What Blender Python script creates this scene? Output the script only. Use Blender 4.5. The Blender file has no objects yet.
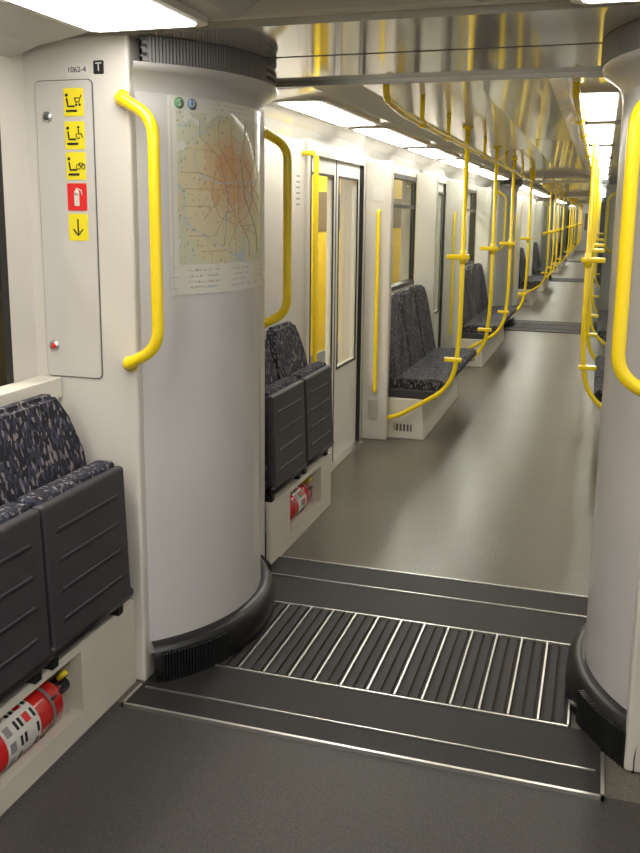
import bpy, bmesh, math, random
from mathutils import Matrix, Vector, noise
random.seed(4)
scene=bpy.context.scene
scene.view_settings.view_transform='Standard'
scene.view_settings.look='None'

# ---------------------------------------------------------------- materials
def newmat(name):
    m=bpy.data.materials.new(name); m.use_nodes=True
    nt=m.node_tree; b=nt.nodes['Principled BSDF']
    return m,nt,b
def mat(name,col,rough=.5,metal=0,var=.0,scale=8,bump=0,coat=0):
    m,nt,b=newmat(name)
    b.inputs['Base Color'].default_value=(*col,1)
    b.inputs['Roughness'].default_value=rough
    b.inputs['Metallic'].default_value=metal
    if coat: b.inputs['Coat Weight'].default_value=coat
    if var or bump:
        tc=nt.nodes.new('ShaderNodeTexCoord'); n=nt.nodes.new('ShaderNodeTexNoise')
        n.inputs['Scale'].default_value=scale; n.inputs['Detail'].default_value=5
        nt.links.new(tc.outputs['Object'],n.inputs['Vector'])
        if var:
            r=nt.nodes.new('ShaderNodeValToRGB')
            r.color_ramp.elements[0].position=.3; r.color_ramp.elements[1].position=.7
            r.color_ramp.elements[0].color=(*[c*(1-var) for c in col],1)
            r.color_ramp.elements[1].color=(*[min(1,c*(1+var)) for c in col],1)
            nt.links.new(n.outputs['Fac'],r.inputs['Fac']); nt.links.new(r.outputs['Color'],b.inputs['Base Color'])
        if bump:
            bp=nt.nodes.new('ShaderNodeBump'); bp.inputs['Strength'].default_value=bump; bp.inputs['Distance'].default_value=.002
            nt.links.new(n.outputs['Fac'],bp.inputs['Height']); nt.links.new(bp.outputs['Normal'],b.inputs['Normal'])
    return m
def emis(name,col,s):
    m,nt,b=newmat(name)
    b.inputs['Base Color'].default_value=(*col,1)
    b.inputs['Emission Color'].default_value=(*col,1); b.inputs['Emission Strength'].default_value=s
    return m
def glassmat(name,tint=(.9,.95,.93),refl=.04,k=.25):
    m=bpy.data.materials.new(name); m.use_nodes=True; nt=m.node_tree
    for n in list(nt.nodes): nt.nodes.remove(n)
    o=nt.nodes.new('ShaderNodeOutputMaterial'); mx=nt.nodes.new('ShaderNodeMixShader')
    t=nt.nodes.new('ShaderNodeBsdfTransparent'); t.inputs['Color'].default_value=(*tint,1)
    g=nt.nodes.new('ShaderNodeBsdfGlossy'); g.inputs['Roughness'].default_value=.03
    lw=nt.nodes.new('ShaderNodeLayerWeight'); lw.inputs['Blend'].default_value=.25
    ad=nt.nodes.new('ShaderNodeMath'); ad.operation='MULTIPLY_ADD'; ad.inputs[1].default_value=k; ad.inputs[2].default_value=refl
    nt.links.new(lw.outputs['Facing'],ad.inputs[0]); nt.links.new(ad.outputs[0],mx.inputs[0])
    nt.links.new(t.outputs[0],mx.inputs[1]); nt.links.new(g.outputs[0],mx.inputs[2]); nt.links.new(mx.outputs[0],o.inputs['Surface'])
    return m
def fabric():
    m,nt,b=newmat('seat_fabric'); b.inputs['Roughness'].default_value=.95
    tc=nt.nodes.new('ShaderNodeTexCoord'); mp=nt.nodes.new('ShaderNodeMapping')
    mp.inputs['Scale'].default_value=(120,120,52); mp.inputs['Rotation'].default_value=(.25,0,0)
    nt.links.new(tc.outputs['Object'],mp.inputs['Vector'])
    v=nt.nodes.new('ShaderNodeTexVoronoi'); v.inputs['Scale'].default_value=1.0
    nt.links.new(mp.outputs[0],v.inputs['Vector'])
    s=nt.nodes.new('ShaderNodeSeparateColor'); nt.links.new(v.outputs['Color'],s.inputs[0])
    r=nt.nodes.new('ShaderNodeValToRGB'); r.color_ramp.interpolation='CONSTANT'
    e=r.color_ramp.elements; e[0].position=0; e[0].color=(.008,.008,.013,1)
    e[1].position=.50; e[1].color=(.026,.026,.042,1)
    for p,c in ((.72,(.13,.12,.135)),(.80,(.045,.045,.072)),(.90,(.20,.17,.165))):
        q=e.new(p); q.color=(*c,1)
    nt.links.new(s.outputs[0],r.inputs['Fac']); nt.links.new(r.outputs['Color'],b.inputs['Base Color'])
    return m
def floormat(name,c0,c1,r0,r1):
    m,nt,b=newmat(name)
    tc=nt.nodes.new('ShaderNodeTexCoord')
    n=nt.nodes.new('ShaderNodeTexNoise'); n.inputs['Scale'].default_value=1.6; n.inputs['Detail'].default_value=3
    n2=nt.nodes.new('ShaderNodeTexNoise'); n2.inputs['Scale'].default_value=160; n2.inputs['Detail'].default_value=2
    n3=nt.nodes.new('ShaderNodeTexNoise'); n3.inputs['Scale'].default_value=.8; n3.inputs['Detail'].default_value=1
    for q in (n,n2,n3): nt.links.new(tc.outputs['Object'],q.inputs['Vector'])
    r=nt.nodes.new('ShaderNodeValToRGB')
    r.color_ramp.elements[0].position=.3; r.color_ramp.elements[0].color=(*c0,1)
    r.color_ramp.elements[1].position=.7; r.color_ramp.elements[1].color=(*c1,1)
    nt.links.new(n.outputs['Fac'],r.inputs['Fac'])
    r2=nt.nodes.new('ShaderNodeValToRGB')
    r2.color_ramp.elements[0].position=.35; r2.color_ramp.elements[0].color=(.70,.70,.70,1)
    r2.color_ramp.elements[1].position=.68; r2.color_ramp.elements[1].color=(1.4,1.4,1.36,1)
    nt.links.new(n2.outputs['Fac'],r2.inputs['Fac'])
    mx=nt.nodes.new('ShaderNodeMix'); mx.data_type='RGBA'; mx.blend_type='MULTIPLY'; mx.inputs[0].default_value=1
    nt.links.new(r.outputs['Color'],mx.inputs[6]); nt.links.new(r2.outputs['Color'],mx.inputs[7])
    nt.links.new(mx.outputs[2],b.inputs['Base Color'])
    mr=nt.nodes.new('ShaderNodeMapRange'); mr.inputs['To Min'].default_value=r0; mr.inputs['To Max'].default_value=r1
    nt.links.new(n3.outputs['Fac'],mr.inputs['Value']); nt.links.new(mr.outputs[0],b.inputs['Roughness'])
    return m

WHITE=mat('cream_plastic',(.62,.585,.52),.33,var=.03,scale=3,bump=.05)
PANEL=mat('light_grey_panel',(.56,.53,.485),.32,var=.03,scale=4)
COLM=mat('column_laminate',(.54,.52,.495),.24,var=.03,scale=5)
PED=mat('pedestal_cream',(.66,.62,.53),.4,var=.04,scale=6)
YEL=mat('yellow_enamel',(.92,.67,.01),.2,coat=.5)
GREY=mat('seat_shell_grey',(.040,.037,.042),.42,var=.08,scale=20)
DGREY=mat('bellows_grey',(.19,.185,.175),.5)
BLACK=mat('black_rubber',(.009,.009,.009),.35)
RIB=mat('rib_rubber',(.006,.005,.0045),.65,var=.2,scale=30)
RIB2=mat('rib_rubber_light',(.020,.017,.014),.6,var=.2,scale=30)
PLATE=mat('plate_rubber',(.013,.011,.0095),.62,var=.25,scale=50)
METAL=mat('aluminium',(.74,.73,.69),.34,metal=1)
HEAD=mat('header_laminate',(.58,.565,.53),.09,var=.03,scale=3,metal=.55)
CEIL=mat('ceiling_paint',(.84,.82,.76),.15,var=.02,scale=2,coat=.5)
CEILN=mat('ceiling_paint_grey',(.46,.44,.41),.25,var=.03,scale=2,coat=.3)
SEAM=mat('seam_dark',(.09,.085,.08),.6)
TUBE=emis('fluorescent_diffuser',(1,.965,.89),13)
TUBEN=emis('fluorescent_diffuser_cabin',(1,.98,.95),9.5)
FAB=fabric()
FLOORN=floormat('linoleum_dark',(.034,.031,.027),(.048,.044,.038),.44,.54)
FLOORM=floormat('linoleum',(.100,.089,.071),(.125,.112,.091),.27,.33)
GLASS=glassmat('clear_glass',(.97,.985,.975),.03,.16); WGLASS=glassmat('window_glass',(.92,.93,.9),.03,.06)
RED=mat('extinguisher_red',(.60,.012,.01),.22,coat=.5)
LABEL=mat('label_white',(.66,.64,.59),.5)
SYEL=mat('sign_yellow',(.85,.70,.02),.45); SRED=mat('sign_red',(.72,.02,.02),.45); SBLUE=mat('sign_blue',(.03,.12,.45),.45)
INK=mat('ink_black',(.01,.01,.01),.6)
PAPER=mat('map_paper',(.60,.58,.51),.28,coat=.3); MGREEN=mat('map_green',(.50,.50,.36),.28,coat=.3); MSAND=mat('map_sand',(.55,.49,.31),.28,coat=.3)
MOR=mat('map_orange',(.56,.34,.17),.28,coat=.3); MTXT=mat('map_text',(.25,.25,.25),.4); MBLUE=mat('map_blue',(.38,.46,.48),.28,coat=.3); MPINK=mat('map_pale_red',(.56,.42,.24),.28,coat=.3); MTX2=mat('map_text_pale',(.32,.30,.24),.3)
L_R=mat('line_red',(.48,.15,.08),.5); L_B=mat('line_blue',(.16,.25,.40),.5); L_G=mat('line_green',(.13,.33,.16),.5); L_P=mat('line_purple',(.32,.18,.30),.5); L_Y=mat('line_yellow',(.66,.45,.08),.5); L_O=mat('line_brown',(.42,.25,.12),.5)
TYEL=mat('train_yellow',(.90,.60,.02),.35); TWIN=mat('train_window_dark',(.20,.14,.06),.4); TGREY=mat('train_roof_grey',(.3,.3,.3),.5)
GROUND=mat('ballast',(.12,.11,.10),.9,var=.3,scale=20)
EXTFILL=emis('added_fill_diffuser',(1,.95,.85),60)  # glow for the lamps added to brighten the exterior

# ---------------------------------------------------------------- builder
def fillet(pts,rad,seg=7):
    pts=[Vector(p) for p in pts]; out=[pts[0]]
    for i in range(1,len(pts)-1):
        a,b,c=pts[i-1],pts[i],pts[i+1]
        d1=(a-b); d2=(c-b); r=min(rad,d1.length*.49,d2.length*.49)
        p1=b+d1.normalized()*r; p2=b+d2.normalized()*r
        for k in range(seg+1):
            t=k/seg; out.append((1-t)**2*p1+2*t*(1-t)*b+t*t*p2)
    out.append(pts[-1]); return out
class B:
    def __init__(s,name): s.name=name; s.bm=bmesh.new(); s.mats=[]
    def mi(s,m):
        if m not in s.mats: s.mats.append(m)
        return s.mats.index(m)
    def merge(s,b2,m,smooth=False):
        i=s.mi(m)
        for f in b2.faces: f.material_index=i; f.smooth=smooth
        me=bpy.data.meshes.new('t'); b2.to_mesh(me); b2.free(); s.bm.from_mesh(me); bpy.data.meshes.remove(me)
    def box(s,x0,x1,y0,y1,z0,z1,m,bev=0,seg=2,mx=None):
        b=bmesh.new(); bmesh.ops.create_cube(b,size=1)
        for v in b.verts:
            v.co=Vector(((x0+x1)/2+v.co.x*(x1-x0),(y0+y1)/2+v.co.y*(y1-y0),(z0+z1)/2+v.co.z*(z1-z0)))
        if bev: bmesh.ops.bevel(b,geom=list(b.edges),offset=bev,segments=seg,affect='EDGES',profile=.5)
        if mx is not None: bmesh.ops.transform(b,matrix=mx,verts=b.verts)
        s.merge(b,m,False); return s
    def prism(s,pts,axis,a0,a1,m,bev=0,smooth=False):
        b=bmesh.new()
        def P(p,a): return {'y':(p[0],a,p[1]),'z':(p[0],p[1],a),'x':(a,p[0],p[1])}[axis]
        v0=[b.verts.new(P(p,a0)) for p in pts]; v1=[b.verts.new(P(p,a1)) for p in pts]
        n=len(pts); b.faces.new(v0); b.faces.new(v1[::-1])
        for i in range(n): b.faces.new((v0[i],v0[(i+1)%n],v1[(i+1)%n],v1[i]))
        bmesh.ops.recalc_face_normals(b,faces=b.faces)
        if bev: bmesh.ops.bevel(b,geom=list(b.edges),offset=bev,segments=2,affect='EDGES',profile=.5)
        s.merge(b,m,smooth); return s
    def tube(s,pts,r,m,n=12,cap=True,rs=None):
        pts=[Vector(p) for p in pts]; b=bmesh.new(); rings=[]
        t=(pts[1]-pts[0]).normalized(); up=Vector((0,0,1)) if abs(t.z)<.9 else Vector((1,0,0))
        nrm=(up-t*up.dot(t)).normalized()
        for i,p in enumerate(pts):
            if i==0: t2=(pts[1]-pts[0])
            elif i==len(pts)-1: t2=pts[-1]-pts[-2]
            else: t2=(pts[i+1]-pts[i]).normalized()+(pts[i]-pts[i-1]).normalized()
            t2.normalize(); nrm=(nrm-t2*nrm.dot(t2)).normalized(); bi=t2.cross(nrm)
            rr=rs[i] if rs else r
            rings.append([b.verts.new(p+(nrm*math.cos(2*math.pi*k/n)+bi*math.sin(2*math.pi*k/n))*rr) for k in range(n)])
        for i in range(len(rings)-1):
            for k in range(n): b.faces.new((rings[i][k],rings[i][(k+1)%n],rings[i+1][(k+1)%n],rings[i+1][k]))
        if cap: b.faces.new(rings[0][::-1]); b.faces.new(rings[-1])
        s.merge(b,m,True); return s
    def arc(s,cx,cy,prof,m,a0,a1,n=64,smooth=True):
        b=bmesh.new(); rings=[]
        for r,z in prof:
            rings.append([b.verts.new((cx+r*math.cos(math.radians(a0+(a1-a0)*k/n)),cy+r*math.sin(math.radians(a0+(a1-a0)*k/n)),z)) for k in range(n+1)])
        for i in range(len(rings)-1):
            for k in range(n): b.faces.new((rings[i][k],rings[i][k+1],rings[i+1][k+1],rings[i+1][k]))
        s.merge(b,m,smooth); return s
    def done(s,mirror=None,off=0,recalc=True):
        if recalc: bmesh.ops.recalc_face_normals(s.bm,faces=s.bm.faces)
        if mirror is not None:
            for v in s.bm.verts: v.co.x=2*mirror-v.co.x
            bmesh.ops.reverse_faces(s.bm,faces=s.bm.faces)
        xs=[v.co for v in s.bm.verts]
        c=Vector((sum((min(v[i] for v in xs),max(v[i] for v in xs)))/2 for i in range(3)))
        for v in s.bm.verts: v.co-=c
        me=bpy.data.meshes.new(s.name); s.bm.to_mesh(me); s.bm.free()
        for m in s.mats: me.materials.append(m)
        o=bpy.data.objects.new(s.name,me); o.location=c+Vector((0,off,0)); scene.collection.objects.link(o)
        return o
def rrect(x0,x1,z0,z1,r,seg=5):
    P=[]
    for cx,cz,a in ((x1-r,z1-r,0),(x0+r,z1-r,90),(x0+r,z0+r,180),(x1-r,z0+r,270)):
        for k in range(seg+1):
            t=math.radians(a+90*k/seg); P.append((cx+r*math.cos(t),cz+r*math.sin(t)))
    return P
def text(name,body,loc,rot,size,m,parent=None):
    cu=bpy.data.curves.new(name,'FONT'); cu.body=body; cu.size=size; cu.extrude=.0005; cu.align_x='CENTER'; cu.align_y='CENTER'
    cu.materials.append(m); o=bpy.data.objects.new(name,cu); scene.collection.objects.link(o)
    o.location=loc; o.rotation_euler=rot
    if parent:
        bpy.context.view_layer.update(); o.parent=parent; o.matrix_parent_inverse=parent.matrix_world.inverted()
    return o

NP=4; PER=10.4
YEND=3.6+PER*NP
WLn=-1.78; WLf=-1.58; AN=-.60; AG=-.585; AF=-.48
# ---------------------------------------------------------------- floor
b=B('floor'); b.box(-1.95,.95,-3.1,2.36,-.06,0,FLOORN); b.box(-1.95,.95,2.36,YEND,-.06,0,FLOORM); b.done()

# ---------------------------------------------------------------- walls
def wallseg(b,segs,xi,xo,ztop):
    for k,y0,y1 in segs:
        if k=='s': b.box(xo,xi,y0,y1,0,ztop,WHITE)
        elif k=='w':
            b.box(xo,xi,y0,y1,0,1.0,WHITE); b.box(xo,xi,y0,y1,1.93,ztop,WHITE)
        elif k=='d': b.box(xo,xi,y0,y1,2.0,ztop,WHITE)
nwin=[0]; ndoor=[0]
def window(y0,y1,xi,mirror,off=0):
    nwin[0]+=1; b=B('window_%d'%nwin[0]); z0,z1=1.0,1.93; x0,x1=xi-.07,xi+.008
    w=.035
    b.box(x0,x1,y0,y1,z0,z0+w,BLACK); b.box(x0,x1,y0,y1,z1-w,z1,BLACK)
    b.box(x0,x1,y0,y0+w,z0+w,z1-w,BLACK); b.box(x0,x1,y1-w,y1,z0+w,z1-w,BLACK)
    b.box(x0+.03,x1-.01,y0+w,y1-w,1.66,1.69,BLACK)
    b.box(xi-.05,xi-.042,y0+w,y1-w,z0+w,z1-w,WGLASS)
    b.done(mirror,off)
def door(y0,y1,xi,mirror,off=0):
    ndoor[0]+=1; b=B('door_%d'%ndoor[0]); ym=(y0+y1)/2
    b.box(xi-.12,xi+.02,y0,y0+.05,0,2.0,PANEL,.006); b.box(xi-.12,xi+.02,y1-.05,y1,0,2.0,PANEL,.006)
    b.box(xi-.12,xi+.02,y0+.05,y1-.05,1.93,2.0,PANEL)
    b.box(xi-.12,xi+.05,y0+.05,y1-.05,0,.012,METAL)
    b.box(xi-.03,xi+.022,y0+.05,y0+.062,0.012,1.93,BLACK); b.box(xi-.03,xi+.022,y1-.064,y1-.05,0.012,1.93,BLACK)
    for a,c in ((y0+.062,ym-.006),(ym+.006,y1-.064)):
        x0,x1=xi-.045,xi-.005
        b.box(x0,x1,a,c,.012,.62,LABEL); b.box(x0,x1,a,c,1.83,1.93,LABEL)
        b.box(x0,x1,a,a+.055,.62,1.83,LABEL); b.box(x0,x1,c-.055,c,.62,1.83,LABEL)
        b.box(x1-.004,x1+.004,a+.048,a+.060,.61,1.84,BLACK); b.box(x1-.004,x1+.004,c-.060,c-.048,.61,1.84,BLACK)
        b.box(x1-.004,x1+.004,a+.048,c-.048,.61,.625,BLACK); b.box(x1-.004,x1+.004,a+.048,c-.048,1.825,1.84,BLACK)
        b.box(xi-.018,xi-.012,a+.055,c-.055,.62,1.83,WGLASS)
    b.box(xi-.045,xi-.002,ym-.006,ym+.006,.012,1.93,BLACK)
    b.done(mirror,off)
wl=B('wall_left'); wr=B('wall_right')
near=[('s',-3.1,-1.5),('w',-1.5,.1),('s',.1,.4),('w',.4,2.36),('s',2.36,2.5)]
wallseg(wl,near,WLn,WLn-.10,2.3)
wl.box(-1.95,-1.85,2.5,3.62,0,2.3,WHITE); wr.box(.68,.78,2.5,3.62,0,2.3,WHITE)
far=[('s',0,1.12),('d',1.12,2.38),('s',2.38,2.50),('w',2.50,4.37),('s',4.37,4.43),('d',4.43,5.72),('s',5.72,5.82),('w',5.82,8.15),('s',8.15,PER)]
for i in range(NP):
    o=3.6+PER*i
    wallseg(wl,[(k,a+o,c+o) for k,a,c in far],WLf,WLf-.16,2.3)
def mir(P,A): return 2*A-P
xr=mir(WLn,AN)
for k,y0,y1 in near:
    if k=='s': wr.box(xr,xr+.10,y0,y1,0,2.3,WHITE)
    else: wr.box(xr,xr+.10,y0,y1,0,1.0,WHITE); wr.box(xr,xr+.10,y0,y1,1.93,2.3,WHITE)
xr=mir(WLf,AF)
for i in range(NP):
    o=3.6+PER*i
    for k,y0,y1 in far:
        y0+=o;y1+=o
        if k=='s': wr.box(xr,xr+.16,y0,y1,0,2.3,WHITE)
        elif k=='w': wr.box(xr,xr+.16,y0,y1,0,1.0,WHITE); wr.box(xr,xr+.16,y0,y1,1.93,2.3,WHITE)
        else: wr.box(xr,xr+.16,y0,y1,2.0,2.3,WHITE)
wl.done(); wr.done()
for A in (None,AN):
    window(-1.5,.1,WLn,A); window(.4,2.36,WLn,A)
for i in range(NP):
    o=3.6+PER*i
    for A in (None,AF):
        door(1.12,2.38,WLf,A,o); window(2.50,4.37,WLf,A,o); door(4.43,5.72,WLf,A,o); window(5.82,8.15,WLf,A,o)
b=B('wall_back'); b.box(-1.9,.9,YEND,YEND+.1,0,2.3,PANEL); b.box(-.95,-.15,YEND-.02,YEND,0,1.95,WHITE,.01); b.box(-.8,-.3,YEND-.03,YEND-.02,1.0,1.8,TWIN); b.done()
b=B('wall_front'); b.box(-1.9,.9,-3.2,-3.1,0,2.3,PANEL); b.done()

# ---------------------------------------------------------------- ceilings
b=B('ceiling')
def ceilprof(pts,y0,y1,m):
    b.prism(pts+[(pts[-1][0],2.36),(pts[0][0],2.36)],'y',y0,y1,m)
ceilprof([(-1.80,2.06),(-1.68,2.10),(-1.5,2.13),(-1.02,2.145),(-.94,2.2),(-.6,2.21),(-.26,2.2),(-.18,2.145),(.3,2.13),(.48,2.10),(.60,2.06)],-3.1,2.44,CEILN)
for i in range(NP):
    o=3.6+PER*i
    ceilprof([(-1.60,1.97),(-1.54,2.05),(-1.48,2.10),(-1.18,2.12),(-1.08,2.18),(-.6,2.21),(-.26,2.19),(-.17,2.12),(.3,2.11),(.52,2.05),(.64,1.97)],o,o+PER-1.05,CEIL)
b.done()
def lamp(x0,x1,y0,y1,z,T):
    b=B('ceiling_light')
    b.prism(rrect(x0-.03,x1+.03,y0-.03,y1+.03,.05),'z',z-.014,z+.03,WHITE)
    b.prism(rrect(x0,x1,y0,y1,.03),'z',z-.017,z-.010,T)
    b.done()
for y,l in ((-2.6,1.4),(-1.0,1.4),(.6,1.80)):
    lamp(-1.46,-1.12,y,y+l,2.138,TUBEN); lamp(-.08,.26,y,y+l,2.138,TUBEN)
for i in range(NP):
    o=3.6+PER*i
    for y,l in ((.30,1.05),(1.58,1.3),(3.15,1.1),(4.55,1.2),(6.05,1.2),(7.55,1.2)):
        lamp(-1.44,-1.24,y+o,y+o+l,2.112,TUBE); lamp(-.11,.03,y+o,y+o+l,2.112,TUBE)

# ---------------------------------------------------------------- gangways
XL,XR=-1.808,.638
def gangway(o,i):
    for cx,side in ((XL,1),(XR,-1)):
        b=B('gangway_column')
        def AA(r):
            n=math.degrees(math.asin(.478/r)); f=math.degrees(math.asin(.50/r))
            return (-n,f) if side>0 else (180+n,180-f)
        b.arc(cx,o,[(.60,.09),(.60,1.95),(.603,1.97)],COLM,*AA(.603),64)
        b.arc(cx,o,[(.603,1.97),(.612,1.995),(.645,2.025),(.664,2.035),(.668,2.05)],COLM,*AA(.63),64)
        P=[]
        for k in range(3):
            z=2.05+k*.024; P+=[(.640,z),(.662,z+.004),(.662,z+.015),(.640,z+.019)]
        P.append((.640,2.126)); b.arc(cx,o,P,DGREY,*AA(.655),64,False)
        b.arc(cx,o,[(.60,.135),(.615,.135),(.638,.125),(.652,.10),(.657,.05),(.657,0),(.5,0)],BLACK,*AA(.650),64)
        n=96
        for k in range(n+1):
            rel=-45+92*k/n
            M=Matrix.Translation((cx,o,0))@Matrix.Rotation(math.radians(rel if side>0 else 180-rel),4,'Z')
            if rel<-22 or rel>36:
                b.box(.64,.667,-.0035,.0035,.0,.112,BLACK,.0015,1,M)
            if rel<0 or rel>36: b.box(.64,.672,-.004,.004,2.05,2.125,DGREY,0,1,M)
        b.done()
    b=B('gangway_header')
    b.box(-1.85,.68,o-.50,o+.53,2.127,2.34,HEAD)
    b.box(-1.85,.68,o-.54,o-.50,2.147,2.34,PANEL,.008)
    b.box(-1.85,.68,o+.53,o+.545,2.108,2.34,METAL,.003)
    b.box(-1.2,.03,o-.015,o-.012,2.125,2.13,SEAM)
    b.done()
    b=B('gangway_bellows')
    for x0 in (-1.845,.625):
        for k in range(10): b.box(x0,x0+.05,o-.39+k*.09,o-.34+k*.09,0,2.12,GREY,.01)
    b.done()
    y=o-2.98
    b=B('threshold_plate')
    b.box(-1.40,.10,y+2.35,y+2.67,0,.008,PLATE)
    b.box(-1.36,.05,y+3.238,y+3.70,0,.008,PLATE)
    b.box(-1.24,.01,y+2.676,y+3.235,0,.004,RIB)
    if i==0:
        b.box(-1.41,.11,y+2.34,y+2.350,0,.012,METAL); b.box(-1.41,-1.40,y+2.34,y+2.47,0,.012,METAL); b.box(.10,.11,y+2.34,y+2.56,0,.012,METAL)
        b.box(-1.385,.085,y+2.458,y+2.463,0,.0125,METAL)
        b.box(-1.22,.0,y+2.668,y+2.675,0,.0125,METAL)
        b.box(-1.24,.02,y+3.23,y+3.238,0,.0125,METAL)
        b.box(-1.36,.055,y+3.50,y+3.506,0,.0125,METAL); b.box(-1.38,.06,y+3.70,y+3.708,0,.012,METAL)
        b.box(-1.38,-1.37,y+3.62,y+3.70,0,.0125,METAL); b.box(.05,.06,y+3.50,y+3.70,0,.0125,METAL)
    n=13; x0=-1.225; dx=(0-x0)/n
    for k in range(n+1):
        x=x0+k*dx
        b.box(x-.003,x+.003,y+2.68,y+3.23,.004,.013,METAL if i==0 else RIB2)
        if k<n:
            b.box(x+.018,x+.042,y+2.68,y+3.23,.004,.011,RIB2); b.box(x+.054,x+.078,y+2.68,y+3.23,.004,.011,RIB2)
    b.done()
    for (x0,x1,ya,yb) in ((-1.85,-1.405,-.48,-.40),(.165,.68,-.48,-.40),(-1.85,-1.375,.52,.60),(.24,.68,.52,.60)):
        b=B('bulkhead_panel'); b.box(x0,x1,o+ya,o+yb,0,2.127 if ya>0 else 2.147,WHITE,.010,3); b.done()
    for (xa,xb,yf,s) in ((-1.425,-1.310,o-.48,-1),(.185,.065,o-.48,-1),(-1.40,-1.285,o+.60,1),(.26,.14,o+.60,1)):
        b=B('grab_handle')
        q=.10 if s<0 else .09
        P=fillet([(xa,yf,1.945),(xa,yf+s*.025,1.945),(xb,yf+s*.03,1.885),(xb,yf+s*.03,1.18),(xa,yf+s*.025,1.12),(xa,yf,1.12)],q,10)
        b.tube(P,.019,YEL,16)
        for z in (1.945,1.12):
            b.tube([(xa,yf,z),(xa,yf+s*.010,z)],.026,YEL,16)
        b.done()
for i in range(NP): gangway(2.98+PER*i,i)

# ---------------------------------------------------------------- folding seats
def foldseat(y0,y1,xp,mirror=None,off=0):
    b=B('folding_seat'); g=.006
    y0+=g; y1-=g
    xs=lambda z: xp-.115-(z-.62)*.22
    bb=bmesh.new()
    P0=[(y0,.62),(y1,.62),(y1,.84),(y1-.02,.96),(y1-.07,1.035),(y0+.07,1.035),(y0+.02,.96),(y0,.84)]
    v0=[bb.verts.new((xs(z),y,z)) for y,z in P0]; v1=[bb.verts.new((xs(z)-.06,y,z)) for y,z in P0]
    bb.faces.new(v0); bb.faces.new(v1[::-1])
    for k in range(8): bb.faces.new((v0[k],v0[(k+1)%8],v1[(k+1)%8],v1[k]))
    bmesh.ops.bevel(bb,geom=list(bb.edges),offset=.016,segments=3,affect='EDGES')
    b.merge(bb,FAB)
    M=Matrix.Translation((xp,0,.35))@Matrix.Rotation(math.radians(-2),4,'Y')@Matrix.Translation((-xp,0,-.35))
    b.box(xp-.045,xp,y0,y1,.345,.80,GREY,.012,3,M)
    b.box(xp-.100,xp-.025,y0+.004,y1-.004,.37,.818,FAB,.018,3,M)
    for z in (.44,.53,.62,.71):
        b.box(xp-.004,xp+.0025,y0+.06,y1-.06,z,z+.010,GREY,.002,1,M)
        b.box(xp-.004,xp+.0010,y0+.05,y1-.05,z-.005,z-.0005,BLACK,0,2,M)
    b.tube([(xp-.02,y0-.004,.365),(xp-.02,y1+.004,.365)],.022,BLACK,12)
    b.box(xp-.10,xp-.025,y0+.02,y0+.05,.300,.36,BLACK); b.box(xp-.10,xp-.025,y1-.05,y1-.02,.300,.36,BLACK)
    b.done(mirror,off)
def pedestal(y0,y1,xf,wx,n0,n1,mirror=None,off=0):
    b=B('seat_pedestal')
    b.box(wx+.001,xf,y0,y1,.275,.30,PED)
    b.box(xf-.02,xf,y0,n0,0,.275,PED); b.box(xf-.02,xf,n1,y1,0,.275,PED)
    b.box(xf-.02,xf,n0,n1,0,.075,PED)
    b.box(xf-.20,xf-.02,n0,n1,.06,.075,PED)
    b.box(xf-.21,xf-.20,y0,y1,0,.275,PED)
    b.box(xf-.20,xf-.02,n0-.01,n0,.075,.275,PED); b.box(xf-.20,xf-.02,n1,n1+.01,.075,.275,PED)
    xb=xf-.20
    if xb>wx+.03:
        b.prism([(wx+.001,.30),(xb+.06,.30),(xb-.06,.99),(wx+.001,.99)],'y',y0,y1,PED,.006)
        b.box(wx+.009,xb-.045,y0,y1,.99,1.06,PED,.004)
    b.done(mirror,off)
def extinguisher(x,yc,z,L=.40,mirror=None,off=0,s=1,r=.066):
    b=B('fire_extinguisher')
    ys=[-.5,-.495,-.46,.30,.36,.40,.42,.44]; rs=[.03,.052,r,r,.052,.03,.022,.022]
    b.tube([(x,yc+s*k*L,z) for k in ys],r,RED,32,True,rs)
    b.tube([(x,yc+s*k*L,z) for k in (-.26,.06)],r+.001,LABEL,32,False)
    for k,w,m in ((-.21,.05,MTXT),(-.13,.02,INK),(-.09,.02,INK),(-.03,.05,SRED),(.03,.02,INK)):
        n=10
        for j in range(n):
            if random.random()<.75:
                a=2*math.pi*j/n+.2; M=Matrix.Translation((x,0,z))@Matrix.Rotation(a,4,'Y')
                b.box(-.014,.014,yc+s*k*L-.5*w*L,yc+s*k*L+.5*w*L,r+.0002,r+.0018,m,0,1,M)
    b.tube([(x,yc+s*.42*L,z),(x,yc+s*.54*L,z)],.022,BLACK,14)
    b.box(x-.012,x+.012,yc+s*.48*L-.04,yc+s*.48*L+.04,z+.025,z+.035,BLACK,.003)
    b.tube(fillet([(x+.02,yc+s*.47*L,z),(x+.05,yc+s*.42*L,z+.03),(x+.058,yc+s*.2*L,z+.04)],.03),.006,BLACK,8)
    b.tube([(x+.01,yc+s*.45*L,z+.04),(x+.035,yc+s*.46*L,z+.065)],.009,SYEL,10)
    for k in (-.38,.2):
        b.tube([(x,yc+s*k*L-.006,z),(x,yc+s*k*L+.006,z)],r+.003,DGREY,32,False)
        b.box(x-.03,x+.03,yc+s*k*L-.008,yc+s*k*L+.008,.075,z-r+.004,DGREY)
    b.done(mirror,off)
for A in (None,AN):
    pedestal(.9,2.498,-1.44,WLn,1.5,2.17,A)
    for y in (1.08,1.53,1.98): foldseat(y,y+.45,-1.402,A)
    extinguisher(-1.505,1.92,.158,.46,A,0,1,.072)
for i in range(NP):
    for A in (None,AF):
        o=PER*i
        pedestal(3.59,4.55,-1.355,WLf,3.86,4.36,A,o)
        for y in (3.60,4.07): foldseat(y,y+.46,-1.335,A,o)
        extinguisher(-1.43,4.12,.15,.40,A,o)

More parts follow.
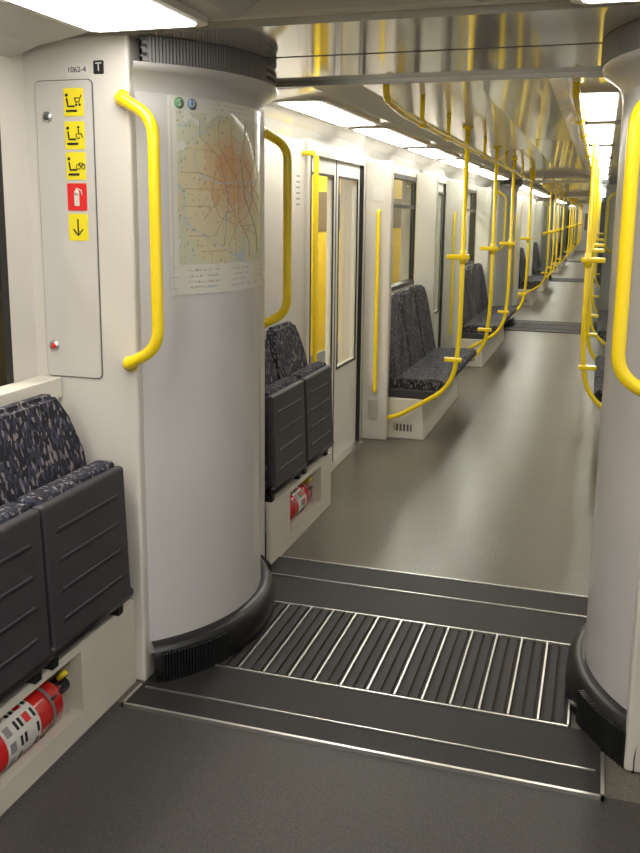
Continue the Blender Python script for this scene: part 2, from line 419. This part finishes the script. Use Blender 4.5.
# ---------------------------------------------------------------- benches
def bench(y0,y1,mirror=None,off=0):
    b=B('bench_seat'); wx=WLf; n=max(1,round((y1-y0)/.5)); w=(y1-y0)/n
    b.prism([(wx+.005,0),(-1.13,0),(-1.15,.30),(wx+.005,.30)],'y',y0,y1,PED,.008)
    b.box(-1.35,-1.22,y0-.004,y0+.002,.06,.11,SEAM)
    for k in range(5): b.box(-1.345+k*.026,-1.335+k*.026,y0-.006,y0,.06,.11,PED)
    b.box(wx+.01,-1.06,y0+.01,y1-.01,.30,.37,GREY,.01)
    for i in range(n):
        a=y0+i*w+.006; c=y0+(i+1)*w-.006
        b.prism([(wx+.08,.37),(-1.03,.37),(-.985,.40),(-.98,.435),(-1.01,.455),(-1.2,.45),(wx+.08,.435)],'y',a,c,FAB,.01)
        P0=[(a,.43),(c,.43),(c,.82),(c-.02,.93),(c-.08,1.005),(a+.08,1.005),(a+.02,.93),(a,.82)]
        bb=bmesh.new()
        v0=[bb.verts.new((wx+.24-(z-.43)*.20,y,z)) for y,z in P0]; v1=[bb.verts.new((wx+.16-(z-.43)*.20,y,z)) for y,z in P0]
        bb.faces.new(v0); bb.faces.new(v1[::-1])
        for k in range(8): bb.faces.new((v0[k],v0[(k+1)%8],v1[(k+1)%8],v1[k]))
        bmesh.ops.bevel(bb,geom=list(bb.edges),offset=.016,segments=3,affect='EDGES')
        b.merge(bb,FAB)
    b.box(wx+.010,wx+.07,y0,y1,.30,.98,PED)
    b.done(mirror,off)
def screen(Y,mirror=None,off=0,bar=False,s=1):
    b=B('partition_screen'); wx=WLf
    b.box(wx+.004,-1.39,Y-.04,Y+.04,0,1.97,WHITE,.012,3)
    b.box(-1.39,-.93,Y-.004,Y+.004,.44,1.93,GLASS)
    b.box(-1.40,-1.385,Y-.012,Y+.012,.2,1.95,METAL)
    P=fillet([(-1.39,Y,.16),(-1.30,Y,.19),(-.93,Y,.42),(-.89,Y,.75),(-.89,Y,2.19)],.16,8)
    b.tube(P,.0165,YEL,14)
    b.box(-1.00,-.845,Y-.022,Y+.022,1.31,1.345,YEL,.008); b.tube([(-.89,Y,1.28),(-.89,Y,1.375)],.023,YEL,14)
    b.box(-.99,-.87,Y-.02,Y+.02,.60,.63,YEL,.006)
    b.tube([(-.89,Y,2.17),(-.89,Y,2.19)],.035,YEL,14)
    if bar:
        y=Y-s*.075
        b.tube(fillet([(-1.47,Y-s*.03,.36),(-1.47,y,.36),(-1.47,y,1.63),(-1.47,Y-s*.03,1.63)],.03),.014,YEL,12)
        b.box(-1.52,-1.45,Y-s*.045-.006,Y-s*.045+.006,.16,.30,METAL,.002)
        b.box(-1.52,-1.44,Y-s*.042-.003,Y-s*.042+.003,1.70,1.79,SBLUE if s<0 else LABEL)
    b.done(mirror,off)
for i in range(NP):
    for A in (None,AF):
        o=PER*i
        screen(6.07,A,o,True); bench(6.13,7.76,A,o); screen(7.83,A,o,True,-1)
        screen(9.40,A,o,True); bench(9.46,11.71,A,o); screen(11.77,A,o,True,-1)
        b=B('door_grab_bar')
        b.tube(fillet([(WLf+.001,4.68,.72),(-1.50,4.68,.72),(-1.50,4.68,1.93),(WLf+.001,4.68,1.93)],.03),.014,YEL,12)
        b.done(A,o)
for i in range(NP):
    o=PER*i
    for x in (-.89,-.13):
        b=B('ceiling_handrail')
        b.tube(fillet([(x,3.72+o,2.19),(x,3.72+o,2.08),(x,4.1+o,2.055),(x,12.2+o,2.055),(x,12.2+o,2.19)],.1),.0165,YEL,14)
        for y in (4.5,5.3,7.0,8.6,10.4):
            b.tube([(x,y+o,2.055),(x,y+o,2.20)],.013,YEL,10)
            b.tube([(x,y+o-.03,2.055),(x,y+o+.03,2.055)],.022,YEL,12)
        b.done()

# ---------------------------------------------------------------- map on column
cx,cy=XL,2.98; ph0,ph1=math.radians(-38),math.radians(19); z0,z1=1.335,1.975
def MP(s,t,r=.6025):
    a=ph0+(ph1-ph0)*s; return Vector((cx+r*math.cos(a),cy+r*math.sin(a),z0+(z1-z0)*t))
b=B('subway_map'); NX,NZ=170,170
bb=bmesh.new(); V=[[bb.verts.new(MP(i/NX,j/NZ)) for j in range(NZ+1)] for i in range(NX+1)]
for m in [PAPER,MGREEN,MSAND,MOR,MTXT,MBLUE,MPINK,MTX2]: b.mi(m)
for i in range(NX):
    for j in range(NZ):
        s,t=(i+.5)/NX,(j+.5)/NZ
        f=bb.faces.new((V[i][j],V[i+1][j],V[i+1][j+1],V[i][j+1])); k=0
        n=noise.noise(Vector((s*3.5,t*3.5,1))); n2=noise.noise(Vector((s*14,t*14,4))); n3=noise.noise(Vector((s*70,t*50,9)))
        if .05<s<.96 and .15<t<.92:
            k=1
            d=math.hypot((s-.50)/.46,(t-.54)/.38)+n*.35
            if d<.98+n2*.12: k=2
            if d<.62+n2*.2: k=6
            if d<.38+n2*.3: k=3
            if abs(n+.05)<.012: k=5
            if d>1.05 and n2>.25: k=0
            if n3>.44: k=7
        elif .02<t<.13:
            if (j%5 in (0,1)) and random.random()<.4 and s>.05 and s<.95 and int(s*9)%3: k=7
            if j%10==5 and int(s*20)%5==0: k=5
        elif t>.94 and .3<s<.9 and j%4==0: k=7 if random.random()<.3 else 0
        f.material_index=k
me=bpy.data.meshes.new('t'); bb.to_mesh(me); bb.free(); b.bm.from_mesh(me)
def line(pts,m,w=.0012):
    P=[]
    for a in range(len(pts)-1):
        for k in range(6):
            q=k/6; P.append(MP(pts[a][0]*(1-q)+pts[a+1][0]*q,pts[a][1]*(1-q)+pts[a+1][1]*q,.6032))
    P.append(MP(*pts[-1],.6032)); b.tube(P,w,m,4)
for L,m in (([(.07,.62),(.2,.62),(.3,.6),(.45,.55),(.7,.57),(.9,.5)],L_O),([(.2,.88),(.2,.8),(.35,.7),(.42,.5),(.38,.25)],L_B),([(.6,.9),(.6,.82),(.55,.7),(.6,.5),(.8,.3),(.8,.2)],L_G),
            ([(.08,.45),(.3,.45),(.5,.62),(.75,.75),(.92,.75)],L_O),([(.28,.5),(.31,.63),(.42,.70),(.57,.70),(.69,.62),(.72,.5),(.63,.40),(.48,.36),(.34,.40),(.28,.5)],L_R),
            ([(.12,.3),(.3,.3),(.4,.42),(.6,.46),(.9,.66)],L_P),([(.45,.9),(.47,.6),(.5,.2)],L_Y),([(.2,.22),(.4,.22),(.5,.35),(.88,.36)],L_O),([(.12,.74),(.3,.74),(.4,.64),(.62,.55),(.9,.4)],L_Y),
            ([(.34,.88),(.34,.76),(.52,.58),(.52,.4),(.66,.26),(.66,.18)],L_O),([(.76,.88),(.76,.7),(.62,.56),(.4,.56),(.22,.38)],L_R),([(.1,.54),(.36,.54),(.56,.34),(.9,.28)],L_O)):
    line(L,m,.0007)
for L in ([(.02,.02),(.98,.02)],[(.02,.98),(.98,.98)],[(.02,.02),(.02,.98)],[(.98,.02),(.98,.98)],[(.02,.14),(.98,.14)]): line(L,MTX2,.0005)
for s in (.07,.15):
    p=MP(s,.955,.6030); a=ph0+(ph1-ph0)*s; n=Vector((math.cos(a),math.sin(a),0))
    b.tube([p,p+n*.001],.018,L_G if s<.1 else L_B,20)
mapo=b.done(recalc=False)
for s,t in ((.07,'S'),(.15,'U')):
    a=ph0+(ph1-ph0)*s
    text('letter_'+t.lower(),t,MP(s,.955,.605),(math.pi/2,0,a+math.pi/2),.03,LABEL,mapo)

# ---------------------------------------------------------------- service panel + signs
yF=2.50
b=B('service_panel')
b.prism(rrect(-1.738,-1.530,1.062,2.007,.018),'y',yF-.003,yF,SEAM)
b.prism(rrect(-1.735,-1.533,1.065,2.004,.016),'y',yF-.006,yF-.003,PANEL)
for x,z in ((-1.694,1.895),(-1.705,1.165)):
    b.tube([(x,yF-.012,z),(x,yF-.006,z)],.017,METAL,20); b.tube([(x,yF-.014,z),(x,yF-.012,z)],.010,SEAM if z>1.5 else SRED,12)
b.done()
def sign(name,z,base,shapes,x=-1.597,w=.07,h=.085,y=yF-.006):
    b=B(name); b.prism(rrect(x-w/2,x+w/2,z-h/2,z+h/2,.004),'y',y-.0015,y,base)
    for sh in shapes:
        m=sh[-1]
        if sh[0]=='b': b.box(x+sh[1],x+sh[2],y-.0025,y-.0015,z+sh[3],z+sh[4],m)
        elif sh[0]=='c': b.tube([(x+sh[1],y-.0027,z+sh[2]),(x+sh[1],y-.0015,z+sh[2])],sh[3],m,16)
        elif sh[0]=='l': b.tube([(x+p[0],y-.002,z+p[1]) for p in sh[1]],sh[2],m,6)
    return b.done()
seat=[('l',[(-.024,.012),(-.020,-.012),(.004,-.012)],.003,INK),('l',[(-.026,-.026),(.012,-.026)],.0035,INK),('c',-.024,.022,.005,INK)]
sign('pram_space_sign',1.938,SYEL,seat+[('l',[(.004,.012),(.024,.012),(.02,.0),(.008,.0),(.004,.012)],.002,INK),('c',.010,-.008,.004,INK),('c',.022,-.008,.004,INK),('l',[(.024,.012),(.029,.022)],.0015,INK)])
sign('wheelchair_space_sign',1.838,SYEL,seat+[('c',.014,.024,.004,INK),('l',[(.014,.018),(.014,.004),(.024,.004),(.028,-.008)],.0022,INK),('l',[(.008,.006),(.004,-.002),(.010,-.010),(.019,-.008)],.0018,INK)])
sign('bicycle_space_sign',1.744,SYEL,seat+[('l',[(.010+.008*math.cos(t),-.002+.008*math.sin(t)) for t in [i*.7 for i in range(10)]],.0014,INK),('l',[(.027+.006*math.cos(t),-.002+.008*math.sin(t)) for t in [i*.7 for i in range(10)]],.0014,INK),('l',[(.010,-.002),(.014,.010),(.024,.008),(.027,-.002)],.0015,INK)])
sign('fire_extinguisher_sign',1.648,SRED,[('b',-.010,.008,-.028,.012,LABEL),('c',-.001,.013,.009,LABEL),('b',-.004,.002,.018,.028,LABEL),('l',[(.002,.026),(.016,.020),(.018,.006)],.0018,LABEL)])
sign('arrow_sign',1.553,SYEL,[('l',[(0,.026),(0,-.024)],.0024,INK),('l',[(-.017,-.006),(0,-.026),(.017,-.006)],.0024,INK)])
p=sign('car_number_plate',2.035,LABEL,[],-1.585,.080,.036,yF)
text('number','1062-4',(-1.585,yF-.002,2.035),(math.pi/2,0,0),.024,INK,p)
p=sign('letter_plate',2.040,INK,[],-1.508,.036,.040,yF)
text('letter','T',(-1.508,yF-.002,2.040),(math.pi/2,0,0),.036,LABEL,p)
b=B('info_label'); b.box(WLf,WLf+.002,4.565,4.64,1.62,1.84,LABEL)
for k in range(6): b.box(WLf+.002,WLf+.003,4.575,4.63,1.65+k*.03,1.66+k*.03,MTXT)
b.done()

# ---------------------------------------------------------------- outside
b=B('train_carriage')
b.box(-3.7,-3.3,-6,50,-.9,2.2,TYEL)
for k in range(28):
    y=-6+k*2.0
    b.box(-3.305,-3.29,y+.3,y+1.35,1.40,1.88,TWIN,.005)
b.box(-3.7,-3.29,-6,50,2.2,2.5,TGREY,.02); b.box(-3.31,-3.28,-6,50,-.9,-.1,TGREY)
b.done()
for k in range(6):  # invented hanging lamps, added to light the carriage seen through the windows
    b=B('added_fill_lamp'); y=1+k*7.5
    b.box(-2.62,-2.38,y,y+3.2,2.9,2.98,TGREY,.01); b.box(-2.6,-2.4,y+.05,y+3.15,2.885,2.9,EXTFILL)
    for q in (.5,2.7): b.tube([(-2.5,y+q,2.98),(-2.5,y+q,3.6)],.012,TGREY,8)
    b.done()
b=B('ground'); b.box(-9,9,-10,55,-1.2,-.9,GROUND); b.done()
w=bpy.data.worlds.new('world'); scene.world=w; w.use_nodes=True
w.node_tree.nodes['Background'].inputs[0].default_value=(.95,.95,1,1); w.node_tree.nodes['Background'].inputs[1].default_value=1.0

# ---------------------------------------------------------------- camera
cam=bpy.data.cameras.new('camera'); co=bpy.data.objects.new('camera',cam); scene.collection.objects.link(co)
R=Matrix.Rotation(math.radians(17.4),3,'Z')@Matrix.Rotation(math.radians(90-10.5),3,'X')@Matrix.Rotation(math.radians(.6),3,'Z')
co.matrix_world=Matrix.Translation((0,0,1.6))@R.to_4x4()
cam.sensor_fit='HORIZONTAL'; cam.sensor_width=36; cam.lens=880/640*36; cam.shift_y=-48.5/640; cam.clip_start=.05
scene.camera=co
